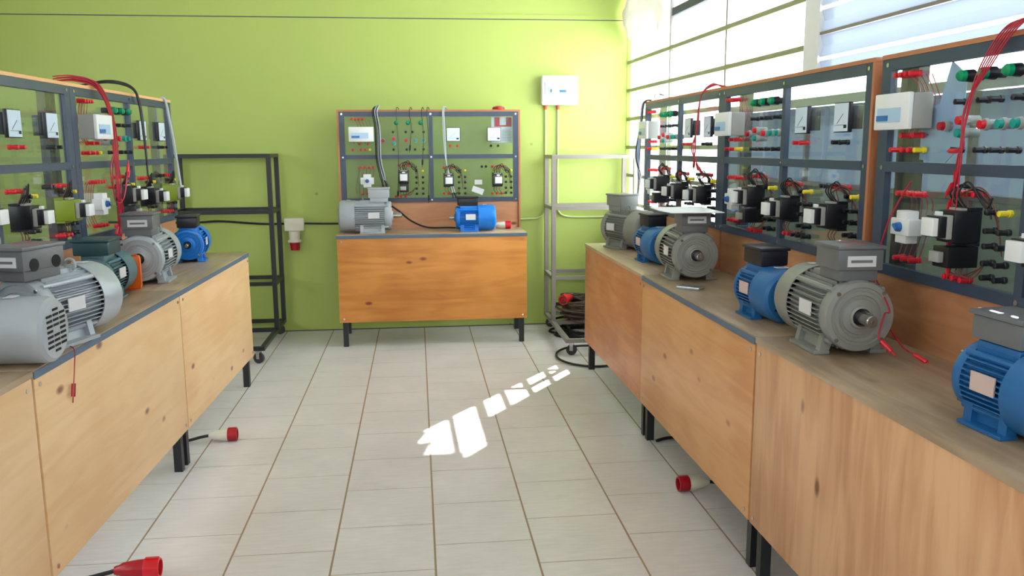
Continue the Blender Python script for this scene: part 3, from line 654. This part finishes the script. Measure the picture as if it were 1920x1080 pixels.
# ------------------------------------------------------------------ industrial plugs
def cee_plug(label, loc, rz, body, cap, cable_pts, tail='black', rx=0.0, scale=1.0):
    t = thing('industrial_plug', label, 'plug', loc, rz)
    t.rotation_euler = (0, rx, rz)
    s = scale
    part('plug_body', body, lambda bm: (lathe(bm, [(-0.10 * s, 0), (-0.10 * s, 0.014 * s), (-0.085 * s, 0.018 * s), (-0.07 * s, 0.026 * s), (-0.02 * s, 0.032 * s), (0, 0.032 * s), (0, 0)], 'x', 20, (0, 0, 0.036 * s)), bx(bm, -0.03 * s, 0.0, -0.012 * s, 0.012 * s, 0.003, 0.02)), t)
    part('plug_collar', cap, lambda bm: (lathe(bm, [(0.0005, 0), (0.0005, 0.034 * s), (0.005, 0.0355 * s), (0.05 * s, 0.0345 * s), (0.052 * s, 0.033 * s), (0.052 * s, 0.028 * s), (0.02 * s, 0.027 * s), (0.02 * s, 0)], 'x', 24, (0, 0, 0.036 * s)), bx(bm, 0.004, 0.05 * s, -0.007, 0.007, 0.066 * s, 0.075 * s)), t)
    part('pins', M['steel'], lambda bm: [cyl(bm, (0.02 * s, 0.016 * s * math.cos(a * 1.257), 0.036 * s + 0.016 * s * math.sin(a * 1.257)), 0.003, 0.022 * s, 'x', 8) for a in range(5)], t)
    if cable_pts: part('cable', M['cable'], lambda bm: tube(bm, smooth_path([(-0.098 * s, 0, 0.036 * s)] + cable_pts, 6), 0.0085, 8), t)
    return t
cee_plug('white plug with red collar lying on the tiles beside the left row', (-1.075, 4.645, 0), 0.05, M['offwhite'], M['crimson'], [(-0.14, 0, 0.03), (-0.25, -0.01, 0.012), (-0.42, 0.0, 0.009), (-0.7, 0.06, 0.009)])
cee_plug('all-red plug on the floor at the bottom left', (-1.055, 3.115, 0), 0.03, M['crimson'], M['red'], [(-0.14, 0, 0.03), (-0.25, 0.0, 0.012), (-0.45, 0.01, 0.009), (-0.8, 0.05, 0.009)], scale=1.08)
cee_plug('white plug with red collar on the floor under the right row', (1.235, 3.66, 0), PI + 0.06, M['offwhite'], M['crimson'], [(-0.14, 0, 0.03), (-0.2, 0.0, 0.012), (-0.45, -0.08, 0.009), (-0.7, -0.05, 0.009)])
cee_plug('white plug with red collar lying on the back bench right of the blue motor', (0.735, 7.13, ZT), -0.02, M['offwhite'], M['red'], None, scale=0.9)
tag(part('floor_cable', M['cable'], lambda bm: tube(bm, smooth_path([(1.27, 4.32, 0.009), (1.36, 4.36, 0.009), (1.5, 4.30, 0.009), (1.7, 4.34, 0.009)], 6), 0.0085, 8)), 'short dark cable on the floor by the paired right-row legs', 'cable')
# black hoop on the floor and the cable heap on the rack base
tag(part('hoop', M['cable'], lambda bm: tube(bm, [(1.30 + 0.27 * math.cos(a * PI / 24), 6.22 + 0.30 * math.sin(a * PI / 24), 0.0105 + 0.014 * (1 + math.sin(a * PI / 24)) / 2) for a in range(48)], 0.009, 8, True)), 'large black hoop of stiff cable on the floor round a bench leg', 'hoop')
def heap(z0, dz, n, ra, rb, seed):
    def f(bm):
        rr = random.Random(seed)
        for k in range(n):
            cx, cy = 1.47 + rr.uniform(-0.04, 0.05), 7.10 + rr.uniform(-0.08, 0.06)
            a, b = rr.uniform(*ra), rr.uniform(*rb); ph = rr.uniform(0, 6); zz = z0 + dz * k
            tx, ty = rr.uniform(-0.05, 0.05), rr.uniform(-0.04, 0.04); e = rr.uniform(0.05, 0.2)
            P = []
            for t in range(30):
                an = t * PI / 15; q = 1 + e * math.cos(3 * an + ph)
                P.append((cx + a * q * math.cos(an + ph), cy + b * q * math.sin(an + ph), max(z0, zz + tx * math.cos(an) + ty * math.sin(an))))
            tube(bm, P, 0.0095, 6, True)
    return f
hm = plain('brown_black_cable', rgb(74, 60, 54), 0.45, var=0.45, scale=2)
tag(part('cable_heap', hm, heap(0.141, 0.0085, 20, (0.18, 0.27), (0.15, 0.22), 4)), 'heap of coiled dark cable on the base of the grey rack', 'cable')
tag(part('floor_coil', M['cable'], heap(0.010, 0.006, 9, (0.24, 0.32), (0.16, 0.22), 9)), 'black cable coil on the floor beneath the base of the grey rack', 'cable')
cee_plug('red plug resting on top of the cable heap in the window corner', (1.235, 7.00, 0.275), -PI / 2 - 0.55, M['red'], M['red'], [(-0.14, 0, 0.03), (-0.22, 0.03, 0.0), (-0.3, 0.05, -0.02)], scale=1.25)

# ------------------------------------------------------------------ leads draped over the boards
def lead(label, pts, mat, r=0.004, plugs=(), group=None, name='test_lead', cat='lead', plugmat=None):
    o = tag(part(name, mat, lambda bm: tube(bm, smooth_path(pts, 7), r, 6)), label, cat, group)
    for i in plugs:
        P = smooth_path(pts, 7); a, b = (P[-1], P[-2]) if i else (P[0], P[1])
        d = (Vector(a) - Vector(b)).normalized()
        def pf(bm):
            tube(bm, [Vector(a), Vector(a) + d * 0.012, Vector(a) + d * 0.045], 0.0075, 8)
            tube(bm, [Vector(a) + d * 0.045, Vector(a) + d * 0.066], 0.0022, 6)
        part('banana_plug', plugmat or M['red'], pf, o)
    return o
def bp(b, u, out, z): return at(b, U(u), PY - out, z)
rr = random.Random(11)
G = 'red leads draped over the far left board'
for k in range(9):
    d = 0.013 * (k % 4) + rr.uniform(-0.006, 0.006); e = rr.uniform(-0.02, 0.02)
    zend = rr.choice((1.15, 1.22, 1.30, 1.18, 1.42))
    lead('red lead in the bundle draped over the far left board', [bp(B_L1, 0.06 + d, -0.08, 1.92 + 0.003 * k), bp(B_L1, 0.15 + d, -0.02, 1.93 + 0.003 * k), bp(B_L1, 0.26 + d, 0.04, 1.90 + 0.003 * k), bp(B_L1, 0.32 + d, 0.07, 1.78), bp(B_L1, 0.345 + d + e, 0.07, 1.62), bp(B_L1, 0.33 + d - e, 0.075, 1.42), bp(B_L1, 0.35 + d + e, 0.07, (1.42 + zend) / 2 - 0.02), bp(B_L1, 0.34 + d - e, 0.06, zend - 0.02)],
         M['redcable'], 0.003, (1,), G)
for k in range(2):
    lead('red lead looping beside the bundle on the far left board', [bp(B_L1, 0.33, 0.10, 1.62), bp(B_L1, 0.20 + 0.03 * k, 0.10, 1.52), bp(B_L1, 0.22, 0.10, 1.38 - 0.03 * k), bp(B_L1, 0.33, 0.10, 1.34), bp(B_L1, 0.42, 0.10, 1.45 + 0.03 * k)], M['redcable'], 0.003, (1,), 'looped red leads on the far left board')
for k in range(3):
    lead('black cable drooping over the top of the far left board', [bp(B_L1, 0.45 + 0.01 * k, -0.12, 1.93), bp(B_L1, 0.60, -0.02, 1.955 + 0.005 * k), bp(B_L1, 0.78, 0.035, 1.935 + 0.004 * k), bp(B_L1, 0.86 + 0.01 * k, 0.04, 1.85), bp(B_L1, 0.90 + 0.008 * k, 0.04, 1.66), bp(B_L1, 0.92, 0.04, 1.50 - 0.03 * k)], M['cable'], 0.0055, (), 'black cables over the far left board', cat='cable', name='draped_cable')
def flat(bm):
    P = smooth_path([bp(B_L1, 1.38, 0.0, 1.917), bp(B_L1, 1.39, 0.025, 1.90), bp(B_L1, 1.42, 0.04, 1.74), bp(B_L1, 1.46, 0.05, 1.52), bp(B_L1, 1.48, 0.06, 1.33)], 8)
    tube(bm, P, 0.009, 8)
fcb = tag(part('draped_cable', M['greycable'], flat), 'pale grey cable hanging down the far end of the far left board', 'cable')
G = 'red leads hanging over the nearest right board'
for k in range(6):
    e = rr.uniform(-0.02, 0.02); d = 0.012 * k
    zl = (1.30, 1.52, 1.43, 1.25, 1.48, 1.58)[k]
    lead('red lead in the tangle hanging over the nearest right board', [bp(B_R3, 0.98 + d, -0.02, 1.925), bp(B_R3, 0.80 + d, 0.02, 1.93 + 0.004 * k), bp(B_R3, 0.66 + d, 0.03, 1.925), bp(B_R3, 0.585 + d * 0.8, 0.05, 1.82), bp(B_R3, 0.555 + e, 0.06, 1.70), bp(B_R3, 0.525 + d * 0.5, 0.06, (1.6 + zl) / 2), bp(B_R3, 0.50 + e + d * 0.3, 0.05, zl)],
         M['redcable'], 0.0022, (1,), G)
lead('red lead dangling below the nearest right board to the worktop', [bp(B_R3, 0.30, 0.06, 1.48), bp(B_R3, 0.20, 0.07, 1.34), bp(B_R3, 0.17, 0.09, 1.15), bp(B_R3, 0.26, 0.12, 1.05), bp(B_R3, 0.40, 0.12, 0.96), bp(B_R3, 0.45, 0.10, 0.935)], M['redcable'], 0.003, (1,))
lead('red lead hanging across the shaft of the large grey motor', [bp(B_R3, 0.10, 0.05, 1.20), bp(B_R3, 0.20, 0.12, 1.18), (1.47, 2.475, 1.09), (1.465, 2.49, 1.069), (1.448, 2.487, 1.0), (1.452, 2.475, 0.985)], M['redcable'], 0.003, (1,))
G = 'red leads where the two farther right boards meet'
for k in range(3):
    lead('red lead hanging over the join of the two farther right boards', [bp(B_R1, 1.43 - 0.03 * k, -0.04, 1.92), bp(B_R1, 1.36 - 0.02 * k, 0.0, 1.93 + 0.006 * k), bp(B_R1, 1.26, 0.04, 1.88), bp(B_R1, 1.25 + 0.01 * k, 0.06, 1.7), bp(B_R1, 1.27 - 0.03 * k, 0.07, 1.58), bp(B_R1, 1.26 + 0.04 * k, 0.07, 1.52 - 0.02 * k)], M['redcable'], 0.0035, (1,), G, plugmat=M['crimson'])
for k in range(2):
    lead('thin dark cable looped over the far end of the right row boards', [bp(B_R1, 0.06, -0.04, 1.918), bp(B_R1, 0.20, 0.0, 1.95 + 0.01 * k), bp(B_R1, 0.42, 0.0, 1.93)], M['cable'], 0.003, (), 'dark cables on the far right board', cat='cable', name='draped_cable')
for k in range(5):
    lead('dark cable hanging down the window end of the far right board', [bp(B_R1, 0.10, 0.0, 1.918), bp(B_R1, -0.01 - 0.008 * k, 0.02, 1.90), bp(B_R1, -0.03 - 0.01 * k, 0.03, 1.74), bp(B_R1, -0.035 + 0.012 * k, 0.04 + 0.01 * k, 1.54), bp(B_R1, -0.05 + 0.006 * k, 0.04, 1.30 + 0.03 * k)], (M['cable'], M['greycable'], M['breaker'], M['greycable'], M['cable'])[k], 0.0055, (1,), 'cables at the window end of the far right board', plugmat=M['greyp'], cat='cable', name='draped_cable')
for k, (u, zl, mt) in enumerate(((0.325, 1.30, 'cable'), (0.337, 1.27, 'cable'), (0.345, 1.33, 'greycable'), (0.355, 1.30, 'cable'), (0.363, 1.25, 'greycable'))):
    lead('strand in the thick grey and black bundle over the back bench board', [bp(B_back, u - 0.03, -0.05, 1.915), bp(B_back, u - 0.01, 0.0, 1.935 + 0.003 * k), bp(B_back, u - 0.03, 0.035, 1.89), bp(B_back, u - 0.01, 0.06 + 0.01 * (k % 2), 1.74), bp(B_back, u - 0.01, 0.05 + 0.01 * (k % 2), 1.52), bp(B_back, u + 0.015, 0.05, 1.38), bp(B_back, u + 0.035, 0.05, zl)], M[mt], 0.005, (1,), 'bundled leads over the back bench board', plugmat=M['black'], cat='cable', name='draped_cable')
for u, zl, lb in ((0.49, 1.24, 'dark lead hanging above the green lamp nearest the bundle on the back board'), (0.60, 1.62, 'short dark lead hanging between the green lamps of the back board'), (0.70, 1.50, 'dark lead hanging just left of the centre bar of the back board'), (0.745, 1.20, 'dark lead hanging down the centre bar of the back board')):
    lead(lb, [bp(B_back, u + 0.02, -0.05, 1.915), bp(B_back, u + 0.01, 0.0, 1.93), bp(B_back, u, 0.025, 1.88), bp(B_back, u + 0.012, 0.06, (1.9 + zl) / 2), bp(B_back, u, 0.055, zl)], M['cable'], 0.003, (1,), None, plugmat=M['black'])
for k in range(2):
    lead('grey lead hanging beside the left meter of the back board', [bp(B_back, 0.90 + 0.02 * k, -0.05, 1.915), bp(B_back, 0.885 + 0.01 * k, 0.0, 1.935), bp(B_back, 0.875 + 0.01 * k, 0.03, 1.88), bp(B_back, 0.88 + 0.012 * k, 0.045, 1.65), bp(B_back, 0.90, 0.05, 1.46), bp(B_back, 0.965 - 0.02 * k, 0.06, 1.22)], M['greycable'], 0.005, (1,), 'grey leads by the left meter of the back board', plugmat=M['black'])
lead('black power cable sagging from the grey motor to the blue motor on the back bench', [(-0.33, 6.98, 1.17), (-0.26, 7.06, 1.155), (-0.16, 7.14, 1.08), (-0.05, 7.2, 0.985), (0.08, 7.22, 0.93), (0.25, 7.22, 0.925), (0.42, 7.15, 0.925), (0.60, 7.12, 0.932)], M['cable'], 0.0075, (), None, name='power_cable', cat='cable')
# thin red lead over the left worktop edge
lf = left_loc(2.98)
lead('thin red lead with a red plug hanging over the front of the middle left bench', [(lf[0] - 0.10, 3.06, 0.919), (lf[0] - 0.03, 3.05, 0.922), (lf[0] + 0.008, 3.03, 0.912), (lf[0] + 0.012, 3.01, 0.86), (lf[0] + 0.012, 2.99, 0.80)], M['redcable'], 0.0018, (1,), None, plugmat=M['crimson'])

# ------------------------------------------------------------------ loose things
sh = tag(part('plastic_sheet', M['white'], lambda bm: prism(bm, [(1.20, 4.30), (1.185, 4.08), (1.20, 3.93), (1.455, 3.905), (1.47, 4.30)], 'z', 1.2830, 1.2865)), 'thin white sheet lying on a grey terminal box in the right row', 'sheet')
tag(part('metal_case', M['alu'], lambda bm: bx(bm, -0.06, 0.06, -0.032, 0.032, 0, 0.014, 0.004), loc=(1.305, 3.93, ZT), rot=(0, 0, -0.75)), 'small silver metal case lying on the worktop in front of a grey motor', 'case')
ps = tag(part('poster', M['paper'], lambda bm: bx(bm, U(1.29), U(1.47), 0, 0.0015, 0, 0.215), loc=(B_back.location.x, 7.312, 1.635)), 'white and red notice taped behind the top right pane of the back board', 'notice')
part('red_panel', M['red'], lambda bm: (bx(bm, U(1.315), U(1.36), -0.001, -0.0002, 0.135, 0.213), bx(bm, U(1.415), U(1.462), -0.001, -0.0002, 0.135, 0.213), bx(bm, U(1.36), U(1.415), -0.001, -0.0002, 0.135, 0.148)), ps)
part('printed_text', M['textgrey'], lambda bm: [bx(bm, U(1.38), U(1.455), -0.001, -0.0002, 0.02 + 0.012 * i, 0.0225 + 0.012 * i) for i in range(8)], ps)
tag(part('red_cap', M['crimson'], lambda bm: lathe(bm, [(0, 0), (0, 0.055), (0.02, 0.05), (0.03, 0.02), (0.03, 0)], 'z', 20), loc=bp(B_back, 1.35, -0.03, 1.912)), 'small red dish on top of the back bench board', 'dish')
tag(part('leaflet', M['paper'], lambda bm: box(bm, (0, 0, 0), (0.10, 0.0012, 0.05), Matrix.Rotation(0.35, 3, 'Y')), loc=bp(B_back, 1.165, 0.003, 1.235)), 'crumpled white slip stuck low on the right pane of the back board', 'paper')
tag(part('leaflet', M['paper'], lambda bm: box(bm, (0, 0, 0), (0.065, 0.0012, 0.04)), loc=bp(B_back, 1.17, 0.003, 1.305)), 'small square white slip stuck above the crumpled one on the back board', 'paper')
tag(part('paper_sheet', plain('blue_paper', rgb(170, 196, 228), 0.7), lambda bm: prism(bm, [(-0.11, -0.14), (0.03, -0.15), (0.10, -0.10), (0.11, 0.12), (0.03, 0.17), (-0.02, 0.04), (-0.11, 0.03)], 'y', -0.001, 0.001), loc=bp(B_R3, 0.33, -0.014, 1.69), rot=(0, 0, -PI / 2 + TR)), 'pale blue paper behind the top pane of the nearest right board', 'paper')
# torn translucent plastic hanging in the window corner
def torn(bm):
    rr = random.Random(3); nx, nz = 14, 14; V = {}
    for i in range(nx + 1):
        for j in range(nz + 1):
            y = 7.46 - i / nx * 1.02; top = 2.92
            low = 2.44 + 0.12 * abs(math.sin(i * 0.9)) - (0.06 if 4 <= i <= 8 else 0)
            z = low + (top - low) * j / nz
            V[i, j] = bm.verts.new((WX(y) - 0.03 + 0.022 * math.sin(i * 1.7 + j * 0.6) + rr.uniform(-.006, .006), y, z))
    for i in range(nx):
        for j in range(nz): bm.faces.new((V[i, j], V[i + 1, j], V[i + 1, j + 1], V[i, j + 1]))
tag(part('torn_plastic', M['plastic_sheet'], torn), 'torn translucent plastic hanging in the top corner of the window', 'plastic')
for o in (B_back, B_L1, B_L2, B_L3, B_R1, B_R2, B_R3): del o['shift']
